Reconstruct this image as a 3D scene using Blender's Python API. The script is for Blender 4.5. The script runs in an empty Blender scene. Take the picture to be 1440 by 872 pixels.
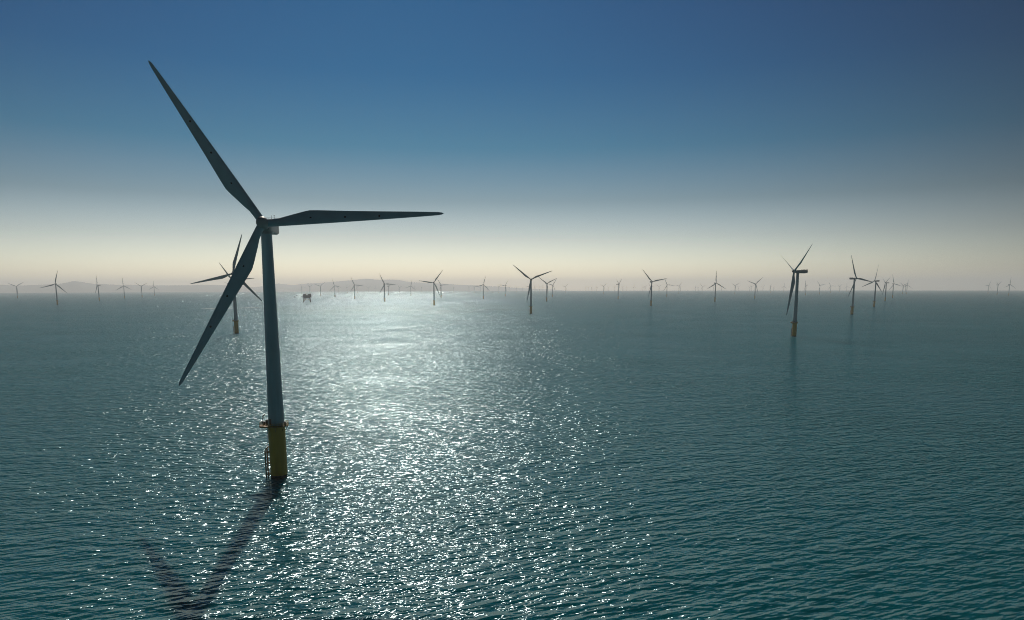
import bpy, bmesh, math, random
import numpy as np
from mathutils import Matrix, Vector
random.seed(4); rng = np.random.default_rng(7)
PI = math.pi
RE = 7.4e6            # effective earth radius (with refraction): the sea really curves away
def sea_z(x, y): return -(x*x+y*y)/(2*RE)
scene = bpy.context.scene
col = scene.collection

# ------------------------------------------------------------------ materials
def new_mat(name):
    m = bpy.data.materials.new(name); m.use_nodes = True
    nt = m.node_tree; nt.nodes.clear()
    return m, nt.nodes, nt.links
def paint(name, rgb, rough=0.45, var=0.12, scale=0.6, streak=True, metallic=0.0, dirt=(0.12,0.10,0.07), dirt_amt=0.25):
    m, N, L = new_mat(name)
    out = N.new('ShaderNodeOutputMaterial'); b = N.new('ShaderNodeBsdfPrincipled')
    L.new(b.outputs[0], out.inputs[0])
    tc = N.new('ShaderNodeTexCoord'); mp = N.new('ShaderNodeMapping')
    mp.inputs['Scale'].default_value = (1,1,0.12 if streak else 1)
    L.new(tc.outputs['Object'], mp.inputs[0])
    n1 = N.new('ShaderNodeTexNoise'); n1.inputs['Scale'].default_value = scale; n1.inputs['Detail'].default_value = 5
    L.new(mp.outputs[0], n1.inputs['Vector'])
    r = N.new('ShaderNodeMapRange'); r.inputs[1].default_value=.35; r.inputs[2].default_value=.75
    r.inputs[3].default_value=0; r.inputs[4].default_value=dirt_amt
    L.new(n1.outputs[0], r.inputs[0])
    mx = N.new('ShaderNodeMix'); mx.data_type='RGBA'
    mx.inputs[6].default_value=(*rgb,1); mx.inputs[7].default_value=(*dirt,1)
    L.new(r.outputs[0], mx.inputs[0]); L.new(mx.outputs[2], b.inputs['Base Color'])
    n2 = N.new('ShaderNodeTexNoise'); n2.inputs['Scale'].default_value = scale*4
    L.new(tc.outputs['Object'], n2.inputs['Vector'])
    r2 = N.new('ShaderNodeMapRange'); r2.inputs[3].default_value=rough-var; r2.inputs[4].default_value=rough+var
    L.new(n2.outputs[0], r2.inputs[0]); L.new(r2.outputs[0], b.inputs['Roughness'])
    b.inputs['Metallic'].default_value = metallic
    return m
M_TOWER = paint('tower_paint', (0.27,0.44,0.50), .42, dirt=(.2,.2,.19), dirt_amt=.35)
M_BLADE = paint('blade_gelcoat', (0.28,0.44,0.50), .38, streak=False, scale=.25, dirt=(.18,.2,.2), dirt_amt=.3)
M_NAC = paint('nacelle_paint', (0.30,0.33,0.34), .45, dirt=(.2,.2,.19), dirt_amt=.3)
M_YEL = paint('yellow_paint', (0.60,0.38,0.03), .5, dirt=(.25,.13,.03), dirt_amt=.45)
M_STEEL = paint('dark_steel', (0.10,0.10,0.10), .5, dirt=(.16,.08,.04), dirt_amt=.4)
M_RUST = paint('rusty_yellow_steel', (0.36,0.22,0.05), .6, dirt=(.12,.06,.03), dirt_amt=.6)
M_FOUL = paint('tidal_growth', (0.03,0.035,0.02), .8, scale=2.5, streak=False, dirt=(.05,.05,.04), dirt_amt=.6)
M_DOT = paint('receptor_metal', (0.02,0.02,0.02), .5)
M_DECK = paint('substation_cladding', (0.16,0.17,0.18), .5)
M_HULL = paint('ship_hull', (0.09,0.10,0.12), .5)
M_WHITE = paint('ship_white', (0.6,0.6,0.58), .5)

# sea water: teal body, multi-scale wind waves as real-scale bump
def water():
    m, N, L = new_mat('sea_water')
    out = N.new('ShaderNodeOutputMaterial'); b = N.new('ShaderNodeSubsurfaceScattering'); b.falloff='BURLEY'
    b.inputs['Radius'].default_value=(1,7,8); b.inputs['Scale'].default_value=1
    gl = N.new('ShaderNodeBsdfGlossy'); gl.distribution='GGX'; gl.inputs['Roughness'].default_value=WATER_ROUGH; gl.inputs['Color'].default_value=(*WATER_REFL,1)
    fr = N.new('ShaderNodeFresnel'); fr.inputs['IOR'].default_value=1.333
    # a rough sea never mirrors at grazing angles: waves hide each other's far slopes
    cap = N.new('ShaderNodeMath'); cap.operation='MINIMUM'; cap.inputs[1].default_value=FRES_CAP; up=N.new('ShaderNodeMath'); up.operation='MULTIPLY'; up.inputs[1].default_value=1.3; L.new(fr.outputs[0],up.inputs[0]); L.new(up.outputs[0],cap.inputs[0])
    ms = N.new('ShaderNodeMixShader'); L.new(cap.outputs[0],ms.inputs[0]); L.new(b.outputs[0],ms.inputs[1]); L.new(gl.outputs[0],ms.inputs[2]); L.new(ms.outputs[0],out.inputs[0])
    tc = N.new('ShaderNodeTexCoord')
    # body colour with broad, soft patches
    pn = N.new('ShaderNodeTexNoise'); pn.inputs['Scale'].default_value=0.004; pn.inputs['Detail'].default_value=4
    L.new(tc.outputs['Object'], pn.inputs['Vector'])
    mx = N.new('ShaderNodeMix'); mx.data_type='RGBA'
    mx.inputs[6].default_value=(*WATER_A,1); mx.inputs[7].default_value=(*WATER_B,1)
    L.new(pn.outputs[0], mx.inputs[0]); L.new(mx.outputs[2], b.inputs['Color'])
    prev=None
    # gust patches modulate the small waves
    gm = N.new('ShaderNodeTexNoise'); gm.inputs['Scale'].default_value=0.009; gm.inputs['Detail'].default_value=5
    L.new(tc.outputs['Object'], gm.inputs['Vector'])
    gr = N.new('ShaderNodeMapRange'); gr.inputs[1].default_value=.3; gr.inputs[2].default_value=.7
    gr.inputs[3].default_value=.62; gr.inputs[4].default_value=1.3
    L.new(gm.outputs[0], gr.inputs[0])
    def mth(op,a,b_=None):
        n=N.new('ShaderNodeMath'); n.operation=op
        for i,q in enumerate((a,b_)):
            if q is None: continue
            if isinstance(q,(int,float)): n.inputs[i].default_value=q
            else: L.new(q,n.inputs[i])
        return n.outputs[0]
    sx=sy=None
    # slopes are differenced at each wave's own scale, so far water keeps its real slope statistics
    for (lam, hgt, ang, stretch, det, gust) in WAVES:
        e=lam*.11; hs=[]
        for off in ((0,0,0),(e,0,0),(0,e,0)):
            ad=N.new('ShaderNodeVectorMath'); ad.operation='ADD'; ad.inputs[1].default_value=off
            L.new(tc.outputs['Object'],ad.inputs[0])
            mp = N.new('ShaderNodeMapping'); mp.vector_type='TEXTURE'
            mp.inputs['Rotation'].default_value=(0,0,math.radians(ang))
            mp.inputs['Scale'].default_value=(lam*stretch, lam, lam)
            mp.inputs['Location'].default_value=(lam*13.7, lam*5.3, 0)
            L.new(ad.outputs[0], mp.inputs[0])
            nz = N.new('ShaderNodeTexNoise'); nz.noise_dimensions='2D'
            nz.inputs['Scale'].default_value=1; nz.inputs['Detail'].default_value=det; nz.inputs['Roughness'].default_value=.5
            nz.inputs['Distortion'].default_value=0
            L.new(mp.outputs[0], nz.inputs['Vector'])
            hs.append(mth('POWER',nz.outputs[0],1.6))
        k=hgt/e
        for ax in (0,1):
            d=mth('MULTIPLY',mth('SUBTRACT',hs[0],hs[1+ax]),k)
            if gust: d=mth('MULTIPLY',d,gr.outputs[0])
            if ax==0: sx=d if sx is None else mth('ADD',sx,d)
            else: sy=d if sy is None else mth('ADD',sy,d)
    cb=N.new('ShaderNodeCombineXYZ'); L.new(sx,cb.inputs[0]); L.new(sy,cb.inputs[1]); cb.inputs[2].default_value=1
    nm=N.new('ShaderNodeVectorMath'); nm.operation='NORMALIZE'; L.new(cb.outputs[0],nm.inputs[0])
    for q in (b,gl,fr): L.new(nm.outputs[0], q.inputs['Normal'])
    return m
WATER_ROUGH=0.155; FRES_CAP=.34; WATER_REFL=(.70,.89,.95)
WATER_A=(0.0005,0.074,0.092); WATER_B=(0.0005,0.100,0.120)
# wavelength m, height m, crest direction deg, crest length ratio, detail, gust
WAVES=[(31,.9,4,2.6,2,False),(9,1.0,14,2.8,2,False),(3.4,1.35,18,3.5,2,True),(2.5,.70,-10,3.8,1,True),(1.4,.86,24,3.5,1,True),(.7,.20,4,2.8,1,True)]
M_SEA = water()

def hills_mat(name, a, b_):
    m, N, L = new_mat(name)
    out = N.new('ShaderNodeOutputMaterial'); b = N.new('ShaderNodeBsdfPrincipled'); L.new(b.outputs[0], out.inputs[0])
    tc = N.new('ShaderNodeTexCoord'); n = N.new('ShaderNodeTexNoise'); n.inputs['Scale'].default_value=.002; n.inputs['Detail'].default_value=8
    L.new(tc.outputs['Object'], n.inputs['Vector'])
    mx = N.new('ShaderNodeMix'); mx.data_type='RGBA'; mx.inputs[6].default_value=(*a,1); mx.inputs[7].default_value=(*b_,1)
    L.new(n.outputs[0], mx.inputs[0]); L.new(mx.outputs[2], b.inputs['Base Color']); b.inputs['Roughness'].default_value=.9
    return m

# ------------------------------------------------------------------ mesh helpers
class MB:
    def __init__(s): s.v=[]; s.f=[]
    def add(s, vs, fs):
        o=len(s.v); s.v+= [tuple(v) for v in vs]; s.f += [tuple(i+o for i in f) for f in fs]; return s
    def ring_loft(s, rings, cap=True, close=True):
        n=len(rings[0]); o=len(s.v)
        for r in rings: s.v += [tuple(p) for p in r]
        for k in range(len(rings)-1):
            for i in range(n if close else n-1):
                a=o+k*n+i; b=o+k*n+(i+1)%n; s.f.append((a,b,b+n,a+n))
        if cap:
            s.f.append(tuple(o+i for i in reversed(range(n))))
            s.f.append(tuple(o+(len(rings)-1)*n+i for i in range(n)))
        return s
    def lathe(s, prof, n=32, cx=0, cy=0, cap=True):
        return s.ring_loft([[(cx+r*math.cos(2*PI*i/n), cy+r*math.sin(2*PI*i/n), z) for i in range(n)] for r,z in prof], cap)
    def tube(s, a, b, r, n=8, r2=None):
        a=Vector(a); b=Vector(b); d=(b-a).normalized(); r2 = r if r2 is None else r2
        u=d.orthogonal().normalized(); w=d.cross(u)
        return s.ring_loft([[a+r*(math.cos(2*PI*i/n)*u+math.sin(2*PI*i/n)*w) for i in range(n)],
                            [b+r2*(math.cos(2*PI*i/n)*u+math.sin(2*PI*i/n)*w) for i in range(n)]])
    def path(s, pts, r, n=6):
        for a,b in zip(pts[:-1],pts[1:]): s.tube(a,b,r,n)
        return s
    def box(s, lo, hi):
        x0,y0,z0=lo; x1,y1,z1=hi
        return s.add([(x0,y0,z0),(x1,y0,z0),(x1,y1,z0),(x0,y1,z0),(x0,y0,z1),(x1,y0,z1),(x1,y1,z1),(x0,y1,z1)],
              [(0,3,2,1),(4,5,6,7),(0,1,5,4),(1,2,6,5),(2,3,7,6),(3,0,4,7)])
    def mesh(s, name, mat, smooth=False, bevel=0):
        me=bpy.data.meshes.new(name); me.from_pydata(s.v,[],s.f); me.materials.append(mat)
        if bevel:
            bm=bmesh.new(); bm.from_mesh(me); bmesh.ops.bevel(bm, geom=list(bm.edges), offset=bevel, segments=3, profile=.5, affect='EDGES'); bm.to_mesh(me); bm.free()
        me.validate(); me.update()
        if smooth:
            me.shade_smooth()
            try: me.set_sharp_from_angle(angle=math.radians(38))
            except Exception: pass
        return me
def link(name, me, parent=None, mat4=None):
    o=bpy.data.objects.new(name, me); col.objects.link(o)
    if parent is not None: o.parent=parent
    if mat4 is not None: o.matrix_local = mat4
    return o

# ------------------------------------------------------------------ turbine meshes (metres, z=0 at the water)
HUB_Z=88.0; ROT_R=60.0; OVER=5.0; CONE=math.radians(2); TILT=math.radians(6)
ZP=19.0
def tower_mesh(n):
    prof=[]
    z0,z1=ZP+.25,HUB_Z-2.3
    zs=[z0, z0+.35, z0+.36]; 
    def R(z): t=(z-z0)/(z1-z0); return 2.72+(1.78-2.72)*t**0.92
    prof=[(R(z0)+.12,z0),(R(z0)+.12,z0+.3),(R(z0),z0+.31)]
    for k in range(1,25):
        z=z0+(z1-z0)*k/24
        if k in (7,15) and n>12: prof += [(R(z-.1),z-.1),(R(z)+.035,z-.09),(R(z)+.035,z+.09),(R(z+.1),z+.1)]
        else: prof.append((R(z),z))
    return MB().lathe(prof,n).mesh('tower',M_TOWER,True)
def blade_mesh(ns, nc):
    tab=[(.022,2.35,1.0,0,1.17),(.05,2.35,1.0,0,1.17),(.09,2.5,.85,10,1.17),(.13,2.85,.62,13,1.16),(.18,3.4,.42,12,1.14),(.22,3.85,.33,10.5,1.12),(.257,4.15,.28,9,1.10),(.3,4.0,.25,7.5,1.06),
         (.38,3.62,.22,5.5,1.0),(.46,3.22,.2,4,.93),(.56,2.8,.18,2.5,.85),(.66,2.36,.17,1.5,.76),(.76,1.94,.16,.8,.67),(.86,1.5,.15,.2,.57),(.93,1.15,.15,0,.49),(.97,.92,.15,0,.42),(.99,.62,.15,0,.3),(1.0,.2,.2,0,.08)]
    if ns<len(tab):
        tab=[tab[i] for i in (0,2,4,6,9,11,13,15,17)]
    rings=[]
    tab=[(t,c*1.17 if t>.1 else c*1.08,th/(1.17 if t>.1 else 1.0),tw*.5,le*1.14) for (t,c,th,tw,le) in tab]
    for (t,c,th,tw,le) in tab:
        x=t*ROT_R; tw=math.radians(tw); ring=[]
        for i in range(nc):
            a=2*PI*i/nc
            s=(1-math.cos(a))/2          # 0 = leading edge, 1 = trailing edge
            sgn=1 if math.sin(a)>0 else -1
            circ=abs(math.sin(a))/2
            naca=(2.969*math.sqrt(max(s,0))-1.26*s-3.516*s*s+2.843*s**3-1.036*s**4)*.5
            w=min(1,max(0,(th-.3)/.7))
            yy=c*th*(circ*w+naca*(1-w))*sgn
            if w==0 and sgn<0: yy*=.75
            Y=-le+c*s
            py,pz=Y,yy
            q=(py*math.cos(tw)+pz*math.sin(tw), -py*math.sin(tw)+pz*math.cos(tw))
            ring.append((x,q[0],q[1]+1.2*t*t))
        rings.append(ring)
    return MB().ring_loft(rings).mesh('blade',M_BLADE,True), tab
def hub_mesh(n):
    # local z = rotor axis (towards the wind)
    prof=[(1.35,-2.0),(1.9,-1.9),(2.0,-1.2),(2.0,.6),(1.92,1.3),(1.68,2.05),(1.25,2.65),(.7,3.0),(.2,3.1)]
    m=MB().lathe(prof,n)
    for k in range(3):
        a=k*2*PI/3; d=Vector((math.cos(a)*math.cos(CONE),math.sin(a)*math.cos(CONE),math.sin(CONE)))
        m.tube(d*.9,d*(.022*ROT_R+.25),1.28,max(10,n//2),1.22)
    return m.mesh('hub',M_NAC,True)
def nacelle_mesh(hi):
    # local frame: -y = towards the rotor, origin at tower top centre, tilt applied in mesh
    secs=[(-3.1,1.55,1.5,-1.5),(-2.6,1.85,1.8,-1.75),(-1,2.0,2.05,-2.05),(4,2.05,2.15,-2.15),(9.5,2.05,2.15,-2.1),(12.3,1.95,2.1,-1.55),(12.9,1.7,1.9,-1.1)]
    rings=[]
    for y,w,zt,zb in secs:
        ring=[]
        c=.45
        for (sx,sz,k) in ((1,-1,0),(1,1,1),(-1,1,2),(-1,-1,3)):
            Z= zt if sz>0 else zb
            for j in range(4 if hi else 1):
                a0={0:-PI/2,1:0,2:PI/2,3:PI}[k]+ (j/3*PI/2 if hi else PI/4)
                ring.append((sx*(w-c)+c*math.cos(a0), y, Z-sz*c+c*math.sin(a0)))
        rings.append(list(reversed(ring)))
    m=MB().ring_loft(rings)
    # yaw bearing collar
    m.lathe([(1.78,-2.75),(1.9,-2.6),(1.9,-1.9)],16 if not hi else 32)
    return m.mesh('nacelle',M_NAC,True)
def heli_deck_mesh():
    m=MB(); z=2.17
    m.box((-1.9,5.2,z),(1.9,12.7,z+.14))
    for x in (-1.9,1.9):
        for y in np.linspace(5.2,12.7,7): m.tube((x,y,z),(x,y,z+1.15),.035,6)
        for h in (.4,.75,1.15): m.tube((x,5.2,z+h),(x,12.7,z+h),.03,6)
    for y in (5.2,12.7):
        for x in (-.95,0,.95): m.tube((x,y,z),(x,y,z+1.15),.035,6)
        for h in (.4,.75,1.15): m.tube((-1.9,y,z+h),(1.9,y,z+h),.03,6)
    return m.mesh('helicopter_deck',M_NAC)
def mast_mesh():
    m=MB(); m.box((-.7,12.1,2.9),(.7,12.3,3.4))
    m.tube((-.5,12.2,3.3),(-.5,12.2,5.0),.05); m.tube((.5,12.2,3.3),(.5,12.2,4.7),.05); m.tube((-.5,12.2,4.6),(-.2,12.2,4.6),.03)
    m.lathe([(.1,4.7),(.16,4.75),(.16,4.95),(.05,5.0)],10,.5,12.2)
    return m.mesh('wind_mast',M_STEEL)
def foundation_mesh(n):
    return MB().lathe([(2.88,1.2),(2.9,1.3),(2.9,9),(2.88,ZP-.5),(2.98,ZP-.48),(2.98,ZP-.2)],n).mesh('transition_piece',M_YEL,True)
def pile_mesh(n):
    return MB().lathe([(2.86,-6),(2.86,1.18)],n).mesh('monopile',M_FOUL,True)
def platform_mesh():
    m=MB()
    # octagonal walkway with a wider lay-down area on one side (-x)
    pts=[]
    for i in range(16):
        a=2*PI*(i+.5)/16; r=4.15
        x,y=r*math.cos(a),r*math.sin(a)
        if math.cos(a)<-.6: x-=1.8
        pts.append((x,y))
    m.ring_loft([[(x,y,ZP-.2) for x,y in pts],[(x,y,ZP+.06) for x,y in pts]])
    for i in range(0,16,2):
        x,y=pts[i]; d=math.hypot(x,y); m.tube((x/d*2.9,y/d*2.9,ZP-1.9),(x*.93,y*.93,ZP-.2),.11,6)
    m.box((-5.6,-1.3,ZP-.75),(-3.0,1.3,ZP-.2))
    return m.mesh('platform',M_RUST), pts
def railing_mesh(pts):
    m=MB(); n=len(pts)
    for i in range(n):
        x,y=pts[i]; x2,y2=pts[(i+1)%n]; x,y,x2,y2=[.97*q for q in (x,y,x2,y2)]
        for t in (0,.5): m.tube((x+(x2-x)*t,y+(y2-y)*t,ZP),(x+(x2-x)*t,y+(y2-y)*t,ZP+1.15),.045,5)
        for h in (.4,.78,1.15): m.tube((x,y,ZP+h),(x2,y2,ZP+h),.04,5)
    return m.mesh('railing',M_YEL)
def crane_mesh():
    m=MB(); m.tube((-4.3,-1.2,ZP),(-4.3,-1.2,ZP+3.6),.14,8); m.tube((-4.3,-1.2,ZP+3.5),(-3.0,-2.6,ZP+4.3),.1,8)
    m.tube((-4.3,-1.2,ZP+2.2),(-3.4,-2.15,ZP+4.0),.05,6); m.box((-4.6,-1.5,ZP+.9),(-4.1,-.9,ZP+1.4)); m.tube((-3.0,-2.6,ZP+4.3),(-3.0,-2.6,ZP+2.9),.02,5)
    return m.mesh('davit_crane',M_STEEL,True)
def cabinet_mesh(k):
    m=MB(); a,b=[((-3.9,.2,ZP+.07),(-3.1,1.3,ZP+1.8)),((-5.2,.6,ZP+.07),(-4.3,1.5,ZP+1.1)),((3.1,-1.2,ZP+.07),(3.75,-.4,ZP+1.4))][k]
    m.box(a,b); return m.mesh('equipment_cabinet',M_STEEL,bevel=.03)
def landing_mesh():
    m=MB(); X=-4.25
    for y in (-.95,.95):
        m.tube((X,y,-3),(X,y,10.4),.23,10); m.tube((X,y,10.4),(-2.8,y,11.4),.2,8)
        for z in (1.2,5.2,9.2): m.tube((X,y,z),(-2.6,y*.9,z+.2),.15,8)
    return m.mesh('boat_landing',M_RUST,True)
def ladder_mesh():
    m=MB(); X=-3.65
    for y in (-.28,.28): m.tube((X,y,-2),(X,y,12.6),.05,6)
    for k in range(48): m.tube((X,-.28,-1.9+.3*k),(X,.28,-1.9+.3*k),.02,5)
    for z in (3,7,11): 
        for y in (-.28,.28): m.tube((X,y,z),(-2.8,y,z),.04,5)
    # upper ladder with hoops to the platform
    X=-3.25
    for y in (-.28,.28): m.tube((X,y,12.0),(X,y,ZP),.05,6)
    for k in range(23): m.tube((X,-.28,12.1+.3*k),(X,.28,12.1+.3*k),.02,5)
    return m.mesh('ladder',M_RUST)
def door_mesh():
    m=MB()
    a0=math.radians(-118); r=2.78
    rings=[]
    for z in (ZP+.5,ZP+2.7):
        rings.append([( (r+d)*math.cos(a0+t*.17),(r+d)*math.sin(a0+t*.17),z) for d,t in ((-.2,-1),(.06,-1),(.06,-.33),(.06,.33),(.06,1),(-.2,1))])
    m.ring_loft(rings)
    return m.mesh('door',M_STEEL)
def dot_mesh(x,y,zf,zb):
    m=MB(); n=16
    m.ring_loft([[(x+.36*math.cos(2*PI*i/n),y+.36*math.sin(2*PI*i/n),z) for i in range(n)] for z in (zb-.02,zf+.02)])
    return m.mesh('receptor',M_DOT)

MESH={}
bl_hi,tab=blade_mesh(18,28); bl_lo,_=blade_mesh(9,8)
plat,ppts=platform_mesh()
def surf_z(t):
    # front and back height of the blade surface at mid chord (same formula as the loft)
    for a,b in zip(tab[:-1],tab[1:]):
        if a[0]<=t<=b[0]:
            q=(t-a[0])/(b[0]-a[0]); c,th,tw,le=[a[i]+(b[i]-a[i])*q for i in (1,2,3,4)]
            break
    s=.42; naca=(2.969*math.sqrt(s)-1.26*s-3.516*s*s+2.843*s**3-1.036*s**4)*.5
    y=-le+c*s; tw=math.radians(tw)
    f=-y*math.sin(tw)+c*th*naca*math.cos(tw)+1.2*t*t; b_=-y*math.sin(tw)-c*th*naca*.75*math.cos(tw)+1.2*t*t
    return y*math.cos(tw), f, b_
dots=[dot_mesh(t*ROT_R,*surf_z(t)) for t in (.262,.45,.64)]
HI=dict(tower=tower_mesh(64),blade=bl_hi,hub=hub_mesh(48),nacelle=nacelle_mesh(True),tp=foundation_mesh(64),pile=pile_mesh(64),
        deck=heli_deck_mesh(),mast=mast_mesh(),plat=plat,rail=railing_mesh(ppts),crane=crane_mesh(),cabs=[cabinet_mesh(k) for k in range(3)],land=landing_mesh(),lad=ladder_mesh(),door=door_mesh())
LO=dict(tower=tower_mesh(12),blade=bl_lo,hub=hub_mesh(12),nacelle=nacelle_mesh(False),tp=foundation_mesh(12),pile=pile_mesh(12))

def rotor_mats(psi, ph):
    n=Vector((math.sin(psi)*math.cos(TILT),-math.cos(psi)*math.cos(TILT),math.sin(TILT)))
    u=Vector((math.cos(psi),math.sin(psi),0)); v=n.cross(u)
    c=Vector((0,0,HUB_Z))+n*OVER
    M=Matrix(((u.x,v.x,n.x,c.x),(u.y,v.y,n.y,c.y),(u.z,v.z,n.z,c.z),(0,0,0,1)))
    Hm=M@Matrix.Rotation(ph,4,'Z')
    B=[M@Matrix.Rotation(ph+k*2*PI/3,4,'Z')@Matrix.Rotation(-CONE,4,'Y') for k in range(3)]
    Nm=Matrix.Translation((0,0,HUB_Z))@Matrix.Rotation(psi,4,'Z')@Matrix.Rotation(-TILT*.15,4,'X')
    return Hm,B,Nm
def build(level):
    S = HI if level<2 else LO
    root=bpy.data.objects.new('wind_turbine',None); root.empty_display_size=5; col.objects.link(root)
    link('tower',S['tower'],root)
    tp=link('transition_piece',S['tp'],root); link('monopile',S['pile'],root)
    nac=link('nacelle',S['nacelle'],root); link('hub',S['hub'],root)
    bl=[link('blade',S['blade'],root) for _ in range(3)]
    if level<2:
        tw=[o for o in root.children if o.name.startswith('tower')][0]
        link('door',S['door'],tw)
        pf=link('platform',S['plat'],root); link('railing',S['rail'],pf); link('davit_crane',S['crane'],pf); [link('equipment_cabinet',c_,pf) for c_ in S['cabs']]
        bo=link('boat_landing',S['land'],root); link('ladder',S['lad'],bo)
        link('helicopter_deck',S['deck'],nac); link('wind_mast',S['mast'],nac)
    if level==0:
        for b in bl:
            for d in dots: link('lightning_receptor',d,b)
    return root
def pose(root, psi, ph, pitch=0.0):
    Hm,B,Nm=rotor_mats(psi,ph); k=0
    for c in sorted(root.children,key=lambda o:o.name):
        base=c.name.split('.')[0]
        if base=='hub': c.matrix_local=Hm
        elif base=='nacelle': c.matrix_local=Nm
        elif base=='blade': c.matrix_local=B[k]@Matrix.Rotation(-pitch,4,'X'); k+=1
def copy_tree(o, parent=None):
    c=o.copy(); col.objects.link(c)
    if parent is not None: c.parent=parent
    for ch in list(o.children): copy_tree(ch,c)
    return c

TABLE=[
('main', -83.5, 237.6, 8.0, 3.0),
('A', -3744.0, 5216.2, 36.4, 33.8),
('B', -1961.1, 2968.6, 17.7, 77.2),
('C', -2343.8, 3910.8, -53.1, 108.8),
('D', -2721.2, 4839.6, 10.2, 92.6),
('E', -2964.2, 5523.8, 7.6, 26.7),
('F', -3477.8, 6708.7, -2.2, 90.0),
('G', -413.8, 1028.0, 11.9, 74.6),
('G2', -760.4, 1889.1, 3.5, 5.7),
('G3', -1668.5, 4153.8, 1.2, 45.0),
('H1', -2624.5, 8619.0, 50.3, 111.7),
('H2', -2271.1, 7756.7, 59.1, 29.2),
('H3', -1748.1, 6305.2, -2.9, 39.7),
('H4', -1391.6, 5422.6, -6.9, 106.5),
('H4b', -3250.9, 12931.0, -33.2, 45.8),
('I1', -2503.4, 10483.9, 69.6, 40.1),
('H5', -1004.3, 4404.7, 29.7, 113.2),
('I2', -2319.7, 10344.2, -42.9, 10.8),
('I3', -2936.7, 14107.1, 30.0, 30.0),
('I4', -2940.8, 14921.2, -6.0, 89.6),
('H6', -644.0, 3490.7, 27.4, 115.8),
('I5', -1226.3, 6863.9, 68.9, 28.2),
('J1', -1803.4, 11083.6, -27.3, 11.3),
('J2', -915.4, 6254.6, 25.9, 77.6),
('J3', -1911.1, 13612.4, 1.0, 88.1),
('J4', -1608.6, 12315.7, 57.7, 26.2),
('J5', -304.6, 2698.8, 10.6, 53.2),
('J6', -513.2, 5002.5, 33.6, 2.7),
('J7', -1087.8, 12931.9, -75.0, 0.8),
('J8', -777.4, 12514.7, 53.9, 25.2),
('J9', -563.3, 10344.8, 51.4, 24.7),
('J10', -608.9, 13378.1, 29.0, 63.0),
('K', -180.9, 4380.1, 23.7, 73.5),
('J11', -496.7, 14108.0, 6.0, 30.0),
('L1', -176.0, 9347.3, 50.6, 21.0),
('L2', -52.9, 5744.7, -35.5, 53.6),
('L3', -49.3, 12514.9, 51.5, 19.9),
('M1', 92.8, 12932.3, -0.1, 10.1),
('M1b', 244.6, 15519.3, 24.6, 11.6),
('M2', 196.6, 7997.6, 24.4, 69.0),
('M3', 49.8, 1786.6, -8.7, 21.0),
('M4', 374.1, 11084.3, -11.2, 117.0),
('M5', 454.3, 11410.5, 45.4, 5.6),
('M6', 612.2, 13613.2, 19.0, 103.0),
('M7', 173.2, 3414.0, 21.8, 25.9),
('M8', 303.4, 5135.5, 38.3, 50.6),
('M9', 758.3, 9698.3, -22.0, 46.8),
('N1b', 1732.4, 16166.4, 17.0, 45.0),
('N1', 1653.9, 14922.7, 39.1, 24.4),
('N2', 1454.3, 12515.3, -92.4, 14.6),
('N3', 1428.1, 11581.1, -57.7, 90.7),
('N4', 1086.6, 8166.3, 17.9, 38.2),
('N5', 2178.7, 15519.8, 19.0, 30.0),
('O4', 1890.8, 12669.1, 48.5, 14.6),
('O3', 630.2, 4083.0, 62.8, 32.2),
('O5', 1981.5, 12317.1, 18.6, 36.0),
('O6', 2686.3, 16125.1, 3.0, 89.0),
('O7', 1963.6, 11085.0, 13.3, 90.7),
('O8b', 2895.1, 15291.0, 13.0, 109.0),
('O8', 2447.1, 12669.2, 20.2, 40.2),
('O9', 1980.0, 9852.9, -15.4, 3.3),
('P', 516.8, 2550.9, 13.6, 11.2),
('Q1', 2226.4, 10432.8, 12.0, 30.0),
('Q2', 1173.1, 5213.6, 8.3, 114.3),
('Q3', 1918.2, 7916.6, 18.3, 49.1),
('Q4', 3339.6, 13644.1, -6.0, -0.3),
('R1', 3748.3, 14077.4, 19.0, 103.0),
('R2', 3804.8, 14077.4, -99.1, 11.7),
('R3', 2720.6, 9853.1, -15.7, 9.8),
('R5', 4321.1, 14781.5, 17.0, 30.0),
('R4', 979.4, 3317.3, 14.3, 89.3),
('R6', 3593.4, 11824.6, 24.0, 8.0),
('R7', 2352.4, 7267.4, 14.0, 31.1),
('R8', 4775.1, 14539.2, 11.1, 38.2),
('R9', 4704.2, 13644.3, 15.0, 47.0),
('R10', 4400.0, 12669.5, 25.0, 30.0),
('S', 1461.2, 4140.5, 8.7, 41.6),
('S2', 5381.3, 14781.6, 19.0, 46.1),
('S3', 3503.2, 9334.4, -96.8, 32.3),
('S4', 5611.0, 14781.6, 34.0, 47.2),
('U1', 4120.2, 10441.7, 8.1, 84.7),
('V', 389.0, 941.2, -89.3, 33.3),
('U2', 2568.0, 6021.9, -116.4, 43.5),
('U3', 3084.6, 6908.3, 11.9, 9.7),
('U4', 4099.0, 8865.0, -30.8, 117.3),
('U5', 4962.6, 10441.8, 18.4, 36.7),
('U6', 5705.0, 11747.5, 0.1, 96.8),
('W1', 843.2, 1700.4, 27.6, 110.6),
('W2', 1253.4, 2377.5, -78.8, 79.5),
('W3', 1810.0, 3336.3, -95.6, 26.6),
('W4', 2386.8, 4316.0, 12.8, 103.5),
('W5', 4058.2, 7156.2, 6.0, 24.7),
('W6', 4766.1, 8349.8, 29.0, 33.0),
('W7', 3914.9, 6830.7, 2.5, 84.7),
('X1', 5106.2, 7388.8, 13.1, 64.1),
('X2', 4371.5, 6205.7, 32.7, 30.8),
('X3', 3996.3, 5540.3, 8.4, 84.8)
]
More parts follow.
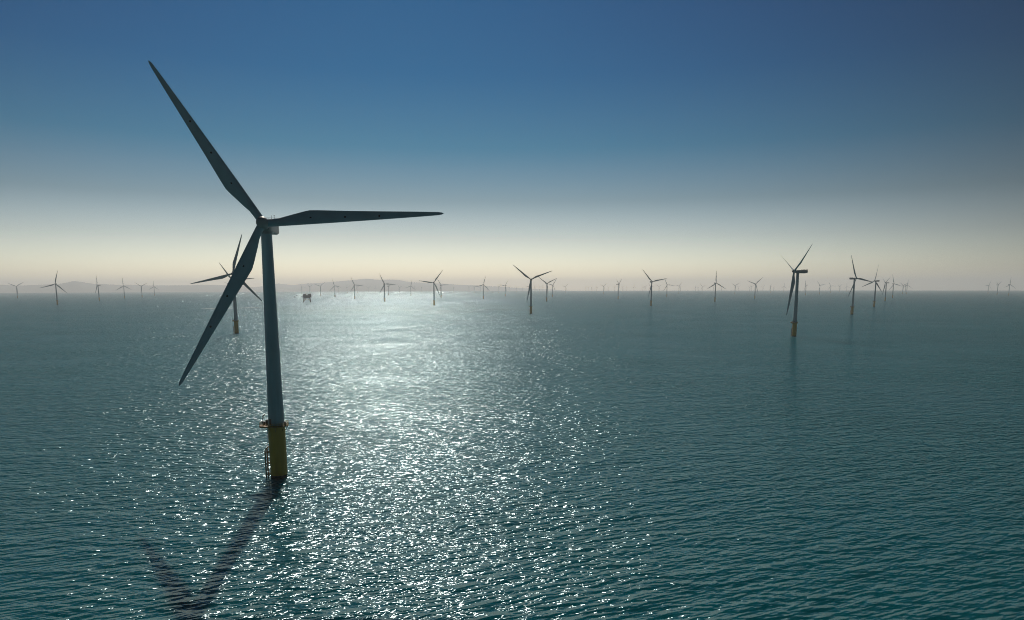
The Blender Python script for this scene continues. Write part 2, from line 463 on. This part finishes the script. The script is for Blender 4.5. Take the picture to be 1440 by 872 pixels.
# what each near or mid-distance turbine looks like; the small ones are told apart by the nearest of these
BIG={
'main':'huge foreground wind turbine with yellow base, its shadow on the glittering water',
'B':'tallest turbine at the far left edge, one blade pointing straight up',
'C':'small side-on turbine with edge-on rotor, right of the tallest far-left turbine',
'G':'second largest turbine at left, half hidden behind the foreground turbine\'s lower blade',
'G2':'mid-size turbine mostly hidden behind the foreground blade, its thin blades showing',
'G3':'faint far turbine almost wholly hidden behind the foreground blade, one pale blade tip showing',
'H5':'second tallest turbine right of the substation, one blade nearly level to the right',
'H6':'tallest dark turbine right of the substation in the brightest glare, right blade level',
'J5':'tall black turbine left of centre, lower blade crossing a paler turbine behind',
'K':'thin turbine with nearly upright blade, midway between the two tall black centre turbines',
'M3':'tallest centre turbine, black Y shape with two raised blades and a rusty base',
'M7':'Y-shaped turbine just right of the tallest centre turbine',
'P':'tall dark turbine right of centre with nacelle to the left and blade level right',
'O3':'slim dark turbine with stubby foreshortened blades, right of centre',
'Q2':'mid-size turbine right of centre, overlapped by a taller turbine\'s level blade tip',
'R4':'mid-size turbine right of centre with one blade straight up',
'S':'dark turbine with wide raised blades, left of the large side-on turbine',
'V':'large side-on turbine at right with long nacelle and rusty yellow base',
'W1':'second largest right-hand turbine, nacelle pointing left and rusty base',
'W2':'second turbine of the receding right-hand row, nacelle pointing right',
'W3':'third turbine of the receding right-hand row, nacelle pointing right',
'W4':'fourth turbine of the receding right-hand row, one blade straight up',
'X3':'rightmost and tallest of the three turbines near the right edge of the sea',
'X2':'middle turbine of the three near the right edge, rotor Y-shaped',
'X1':'leftmost of the three small turbines near the right edge of the sea',
}
LM=[('B','the tallest far-left turbine'),('main','the huge foreground tower'),('H6','the tallest turbine beside the substation'),('J5','the tallest turbine in the sun glare edge'),
    ('K','the thin turbine between tall centre ones'),('M3','the tallest centre turbine'),('M7','the mid-size turbine beside the tallest centre one'),('O3','the slim stubby-bladed turbine'),('P','the tall right-of-centre turbine'),('Q2','the turbine overlapped by that tall one'),('R4','the upright-bladed mid-size turbine'),
    ('S','the wide-armed turbine'),('V','the large side-on turbine'),('W4','the fourth turbine in the right-hand row'),('X3','the last turbine')]
ORD=['first','second','third','fourth','fifth','sixth','seventh','eighth','ninth','tenth','eleventh','twelfth','thirteenth','fourteenth','fifteenth','sixteenth','seventeenth']
tan={r[0]:r[1]/r[2] for r in TABLE}
def pose_word(psi,ph,x,y):
    rel=(psi+math.degrees(math.atan2(x,y)))
    if abs(rel)>70: return 'side-on'
    p=ph%120
    if 18<=p<=42: return 'Y-shaped'
    if 78<=p<=102: return 'upright-bladed'
    return 'three-bladed'
labels={}
small=sorted([r for r in TABLE if r[0] not in BIG], key=lambda r:tan[r[0]])
lmx=[(tan[k],k,t) for k,t in LM]
for r in small:
    t=tan[r[0]]; left=[l for l in lmx if l[0]<t]; D=math.hypot(r[1],r[2])
    size='faint' if D>12000 else ('tiny' if D>9000 else 'small')
    if left:
        l=left[-1]; k=len([q for q in small if l[0]<tan[q[0]]<t])
        labels[r[0]]=f'{size} {pose_word(r[3],r[4],r[1],r[2])} turbine, {ORD[k]} right of {l[2]}'
    else: labels[r[0]]=f'small Y-shaped turbine nearest the left edge of the sea'
labels['F']='small hazy three-bladed turbine, last before the foreground rotor from the left'
labels.update(BIG)
assert all(4<=len(v.replace('-',' ').split())<=16 for k,v in labels.items() if k not in BIG) or print([ (k,v) for k,v in labels.items() if len(v.replace('-',' ').split())>16])
assert len(set(labels.values()))==len(labels)
protos={}
for (nm,x,y,yaw,ph) in TABLE:
    D=math.hypot(x,y)
    lvl=0 if nm=='main' else (1 if D<3700 else 2)
    if lvl in protos: root=copy_tree(protos[lvl])
    else: root=build(lvl); protos[lvl]=root
    root.location=(x,y,sea_z(x,y)); pose(root,math.radians(yaw),math.radians(ph),math.radians(55 if yaw<-50 else 3))
    root.name='wind_turbine' if nm=='main' else 'wind_turbine.001'
    root['label']=labels[nm]; root['category']='wind turbine'; root['group']='wind turbines of the offshore wind farm'

# ------------------------------------------------------------------ substation
def at(dist, px, dz=0):
    # point on the sea at a bearing (tangent of the bearing) and range
    a=math.atan(px); x,y=dist*math.sin(a),dist*math.cos(a); return x,y,sea_z(x,y)+dz
def top(name, loc, rz, label, cat):
    o=bpy.data.objects.new(name,None); col.objects.link(o); o.location=loc; o.rotation_euler=(0,0,rz); o['label']=label; o['category']=cat; return o
sub=top('offshore_substation', at(3500,-0.2975), .25, 'dark boxy offshore substation on pale splayed legs in the bright glare','platform')
sub.scale=(1.12,1.12,1.12)
for x in (-13,13):
    for y in (-9,9):
        m=MB(); m.tube((x*1.25,y*1.2,-6),(x,y,17),1.9,16,1.6); link('leg',m.mesh('leg',M_STEEL,True),sub)
for y in (-9.9,9.9):
    m=MB(); m.tube((-15.5,y,3),(-4,y,16),.5); m.tube((15.5,y,3),(4,y,16),.5); m.tube((-14,y,11),(14,y,11),.5); link('brace',m.mesh('brace',M_RUST),sub)
m=MB(); m.box((-16,-12,17),(16,12,18.2)); m.box((-19,-13,22),(21,13,23.2)); m.box((-15,-11,18.2),(15,11,22)); link('cable_deck',m.mesh('cable_deck',M_DECK),sub)
m=MB(); m.box((-16,-12,23.2),(19,12,31)); m.box((-15,-11.5,31),(-2,11.5,35.5)); m.box((4,-11.5,31),(18,11.5,36.5)); link('topside',m.mesh('topside',M_DECK,bevel=.15),sub)
m=MB(); m.box((-25,-6,24.6),(-16,6,25.4)); m.tube((-24,-4,24.6),(-16.1,-4,20),.3); m.tube((-24,4,24.6),(-16.1,4,20),.3); link('helipad',m.mesh('helipad',M_DECK),sub)
m=MB(); m.tube((-5,0,35),(-5,0,39),.5); m.tube((-5,0,38.5),(6,2,43),.35); link('deck_crane',m.mesh('deck_crane',M_YEL),sub)
m=MB()
for x in range(-18,21,3):
    for y in (-12.8,12.8): m.tube((x,y,23.2),(x,y,24.4),.06,5)
for y in (-12.8,12.8): m.tube((-18,y,24.4),(20,y,24.4),.06,5)
link('railing',m.mesh('railing',M_STEEL),sub)

# ------------------------------------------------------------------ vessels
def boat(name, loc, rz, L_, label, cat):
    b=top(name,loc,rz,label,cat); W=L_*.26; Hh=L_*.13
    rings=[]
    for t in np.linspace(0,1,9):
        x=-L_/2+L_*t; w=W/2*(1-max(0,(t-.55)/.45)**2*.98); z=Hh*(1+.5*max(0,t-.5))
        rings.append([(x-(0 if t<1 else 0),-w*.6,-.6),(x,-w,Hh*.6),(x+.05*L_*t*t,-w,z),(x+.05*L_*t*t,w,z),(x,w,Hh*.6),(x,w*.6,-.6)])
    link('hull',MB().ring_loft(rings).mesh('hull',M_HULL,False),b)
    m=MB(); m.box((-L_*.05,-W*.38,Hh),(L_*.24,W*.38,Hh+L_*.1)); m.box((0.02*L_,-W*.33,Hh+L_*.1),(L_*.2,W*.33,Hh+L_*.17)); link('wheelhouse',m.mesh('wheelhouse',M_WHITE,bevel=.1),b)
    m=MB(); m.tube((L_*.08,0,Hh+L_*.17),(L_*.08,0,Hh+L_*.34),L_*.008); m.tube((L_*.08,-W*.2,Hh+L_*.28),(L_*.08,W*.2,Hh+L_*.28),L_*.006); link('mast',m.mesh('mast',M_STEEL),b)
    return b
boat('service_ship', at(11500,-0.0284), .2, 44,'tiny dark ship on the horizon just left of centre, between two pale turbines','ship')
boat('crew_boat', at(6600,-0.3113), 2.9, 22,'tiny crew boat behind and left of the substation, farther away','boat')
boat('crew_boat.001', at(5600,-0.3152), 2.7, 20,'tiny crew boat left of the substation, the nearer of two','boat')

# ------------------------------------------------------------------ sea
def sea():
    radii=[0.0]+list(np.geomspace(8,36000,150)); n=240
    v=[(0,0,0)]; f=[]
    for r in radii[1:]:
        for i in range(n):
            a=2*PI*i/n; v.append((r*math.sin(a),r*math.cos(a),-r*r/(2*RE)))
    for i in range(n): f.append((0,1+(i+1)%n,1+i))
    for k in range(len(radii)-2):
        for i in range(n):
            a=1+k*n+i; b=1+k*n+(i+1)%n; f.append((a,b,b+n,a+n))
    me=bpy.data.meshes.new('sea'); me.from_pydata(v,[],f); me.update(); me.materials.append(M_SEA)
    bm=bmesh.new(); bm.from_mesh(me); bmesh.ops.recalc_face_normals(bm,faces=bm.faces)
    if sum(fc.normal.z for fc in bm.faces)<0: bmesh.ops.reverse_faces(bm,faces=bm.faces)
    bm.to_mesh(me); bm.free(); me.shade_smooth()
    o=link('sea',me); o['kind']='structure'
sea()
# far wakes: low foam strips lying on the sea
def wake(p0,p1,w0,w1):
    mt=bpy.data.materials.get('wake_foam')
    if not mt:
        mt,N,L=new_mat('wake_foam'); out=N.new('ShaderNodeOutputMaterial'); b=N.new('ShaderNodeBsdfPrincipled'); t=N.new('ShaderNodeBsdfTransparent'); mx=N.new('ShaderNodeMixShader')
        b.inputs['Base Color'].default_value=(.55,.58,.56,1); b.inputs['Roughness'].default_value=.7
        tc=N.new('ShaderNodeTexCoord'); n=N.new('ShaderNodeTexNoise'); n.inputs['Scale'].default_value=.08; n.inputs['Detail'].default_value=6
        r=N.new('ShaderNodeMapRange'); r.inputs[1].default_value=.4; r.inputs[2].default_value=.62; r.inputs[3].default_value=0; r.inputs[4].default_value=.9
        L.new(tc.outputs['Object'],n.inputs['Vector']); L.new(n.outputs[0],r.inputs[0]); L.new(r.outputs[0],mx.inputs[0]); L.new(t.outputs[0],mx.inputs[1]); L.new(b.outputs[0],mx.inputs[2]); L.new(mx.outputs[0],out.inputs[0])
    v=[];f=[];n=40
    p0=Vector(p0);p1=Vector(p1);d=(p1-p0).normalized();q=Vector((-d.y,d.x))
    for i in range(n+1):
        t=i/n; c=p0.lerp(p1,t)+q*math.sin(t*9)*4; w=(w0+(w1-w0)*t)/2*min(1,6*min(t,1-t)+.15)
        for s in (-1,1):
            p=c+q*w*s; v.append((p.x,p.y,sea_z(p.x,p.y)+.15))
        if i: a=2*i; f.append((a-2,a-1,a+1,a))
    me=bpy.data.meshes.new('boat_wake'); me.from_pydata(v,[],f); me.update(); me.materials.append(mt)
    return link('boat_wake',me)
def xy(D,t): 
    a=math.atan(t); return (D*math.sin(a),D*math.cos(a))
w=wake(xy(2520,-.452),xy(2600,-.362),90,30); w['kind']='stuff'
w=wake(xy(1840,-.402),xy(1870,-.383),14,5); w['kind']='stuff'

# ------------------------------------------------------------------ hills on the far shore
def ridge(name, R0, R1, pts, seed, mat):
    # pts: (tangent of bearing, crest height m)
    g=np.random.default_rng(seed); v=[];f=[]; na=220; nr=14
    ts=np.array([p[0] for p in pts]); hs=np.array([p[1] for p in pts])
    tt=np.linspace(ts[0],ts[-1],na)
    ph=g.uniform(0,6.28,(8,2)); 
    for j,t in enumerate(tt):
        h=np.interp(t,ts,hs)
        h*=1+sum(.05/(k+1)**.7*math.sin(t*(14+23*k)+ph[k,0]) for k in range(8))
        edge=min(1,(j+.01)/12,(na-1-j+.01)/12)
        for i in range(nr):
            s=i/(nr-1); R=R0+(R1-R0)*s; a=math.atan(t); x,y=R*math.sin(a),R*math.cos(a)
            prof=math.sin(PI*min(1,s*1.0))**.8
            wob=1+.18*sum(math.sin(x/(900+300*k)+ph[k,1]*(1+s))*.5 for k in range(3))*(1-abs(2*s-1))*.6
            z=sea_z(x,y)-4+(h+4-sea_z(x,y))*prof*wob*edge
            v.append((x,y,z))
    for j in range(na-1):
        for i in range(nr-1):
            a=j*nr+i; f.append((a,a+nr,a+nr+1,a+1))
    me=bpy.data.meshes.new(name); me.from_pydata(v,[],f); me.update(); me.materials.append(mat); me.shade_smooth()
    o=link(name,me); o['kind']='structure'
def ht(D,ypx): return 67+(405.2-ypx)/960*D
HP=hills_mat('hill_slopes',(.24,.26,.24),(.31,.31,.28))
H1=[(x,y) for x,y in ((-80,404.5),(0,401),(40,402),(80,400.5),(110,398),(140,400.5),(190,401),(240,401),(300,399.5),(340,401),(380,405),(430,408.5))]
ridge('hills',21500,24500,[((x-720)/960,max(5,ht(23000,y))) for x,y in H1],3,HP)
H2=[(x,y) for x,y in ((330,407),(370,403),(396,398.5),(415,400.5),(440,398),(475,396),(520,393.5),(560,395),(600,397.5),(640,400.5),(700,403.5),(760,407),(800,409))]
ridge('mountains',26500,30000,[((x-720)/960,max(5,ht(28300,y))) for x,y in H2],5,HP)

# ------------------------------------------------------------------ haze
HAZE_D=6e-5
m,N,L=new_mat('haze_air'); out=N.new('ShaderNodeOutputMaterial'); pv=N.new('ShaderNodeVolumePrincipled')
pv.inputs['Color'].default_value=(.955,.97,.98,1); pv.inputs['Density'].default_value=HAZE_D; pv.inputs['Anisotropy'].default_value=.36
L.new(pv.outputs[0],out.inputs['Volume'])
hz=MB().box((-36500,-36500,sea_z(36000,0)-3),(36500,36500,max(v.co.z for n_ in ('hills','mountains') for v in bpy.data.objects[n_].data.vertices)+12)).mesh('haze',m)
o=link('haze',hz); o['kind']='stuff'

# ------------------------------------------------------------------ sky, sun
SUN_AZ=math.radians(-9.5); SUN_EL=math.radians(40.2)      # azimuth from +Y towards +X
w=bpy.data.worlds.new('World'); scene.world=w; w.use_nodes=True
N=w.node_tree.nodes; L=w.node_tree.links; N.clear()
wo=N.new('ShaderNodeOutputWorld'); bg=N.new('ShaderNodeBackground'); sky=N.new('ShaderNodeTexSky')
sky.sky_type='NISHITA'; sky.sun_disc=False; sky.sun_elevation=SUN_EL; sky.sun_rotation=SUN_AZ
sky.altitude=0; sky.air_density=1.0; sky.dust_density=0.5; sky.ozone_density=2.0
# a dust layer low over the sea under a clean deep-blue sky: tint by elevation only
tcw=N.new('ShaderNodeTexCoord'); sp=N.new('ShaderNodeSeparateXYZ'); L.new(tcw.outputs['Generated'],sp.inputs[0])
cr=N.new('ShaderNodeValToRGB'); L.new(sp.outputs[2],cr.inputs[0]); e=cr.color_ramp.elements
SKY_RAMP=[(0.0,(1.75,1.70,1.66)),(.035,(1.44,1.42,1.40)),(.07,(.95,.95,.95)),(.12,(.42,.53,.56)),(.19,(.09,.36,.48)),(.28,(.005,.25,.45)),(.40,(.0,.20,.42)),(1.0,(.02,.18,.36))]
e[0].position=0; e[0].color=(*SKY_RAMP[0][1],1); e[1].position=1; e[1].color=(*SKY_RAMP[-1][1],1)
for p_,c_ in SKY_RAMP[1:-1]: q=e.new(p_); q.color=(*c_,1)
mxw=N.new('ShaderNodeMix'); mxw.data_type='RGBA'; mxw.blend_type='MULTIPLY'; mxw.inputs[0].default_value=1
L.new(sky.outputs[0],mxw.inputs[6]); L.new(cr.outputs[0],mxw.inputs[7]); 
# the glow gathers towards the sun's side of the sky
dp=N.new('ShaderNodeVectorMath'); dp.operation='DOT_PRODUCT'; dp.inputs[1].default_value=(math.sin(SUN_AZ),math.cos(SUN_AZ),0); L.new(tcw.outputs['Generated'],dp.inputs[0])
mr=N.new('ShaderNodeMapRange'); mr.interpolation_type='SMOOTHSTEP'; mr.inputs[1].default_value=.42; mr.inputs[2].default_value=1.0; mr.inputs[3].default_value=.22; mr.inputs[4].default_value=1.12; L.new(dp.outputs['Value'],mr.inputs[0])
vs=N.new('ShaderNodeVectorMath'); vs.operation='SCALE'; L.new(mxw.outputs[2],vs.inputs[0]); L.new(mr.outputs[0],vs.inputs[3]); L.new(vs.outputs[0],bg.inputs[0]); L.new(bg.outputs[0],wo.inputs[0]); bg.inputs[1].default_value=.10
sl=bpy.data.lights.new('sun','SUN'); sl.energy=5; sl.angle=math.radians(.5); sl.color=(1,.90,.79)
so=bpy.data.objects.new('sun',sl); col.objects.link(so)
sd=Vector((math.sin(SUN_AZ)*math.cos(SUN_EL),math.cos(SUN_AZ)*math.cos(SUN_EL),math.sin(SUN_EL)))
so.rotation_euler=sd.to_track_quat('Z','Y').to_euler(); so.location=sd*400

# ------------------------------------------------------------------ camera
cam=bpy.data.cameras.new('camera'); co=bpy.data.objects.new('camera',cam); col.objects.link(co); scene.camera=co
cam.sensor_width=36; cam.lens=24; cam.clip_start=.5; cam.clip_end=120000
cam.shift_y=(545-436)/1440
pitch=math.atan((545-404.8)/960); roll=math.radians(-.12)
co.matrix_world=Matrix.Translation((0,0,67))@Matrix.Rotation(PI/2-pitch,4,'X')@Matrix.Rotation(roll,4,'Z')

scene.view_settings.view_transform='Standard'; scene.view_settings.look='None'; scene.view_settings.exposure=-.8; scene.view_settings.gamma=1
cy=scene.cycles
cy.filter_width=1.05; cy.use_denoising=True; cy.denoising_prefilter='NONE'; cy.denoising_input_passes='RGB_ALBEDO_NORMAL'
cy.max_bounces=4; cy.diffuse_bounces=1; cy.glossy_bounces=2; cy.volume_bounces=2; cy.transparent_max_bounces=6
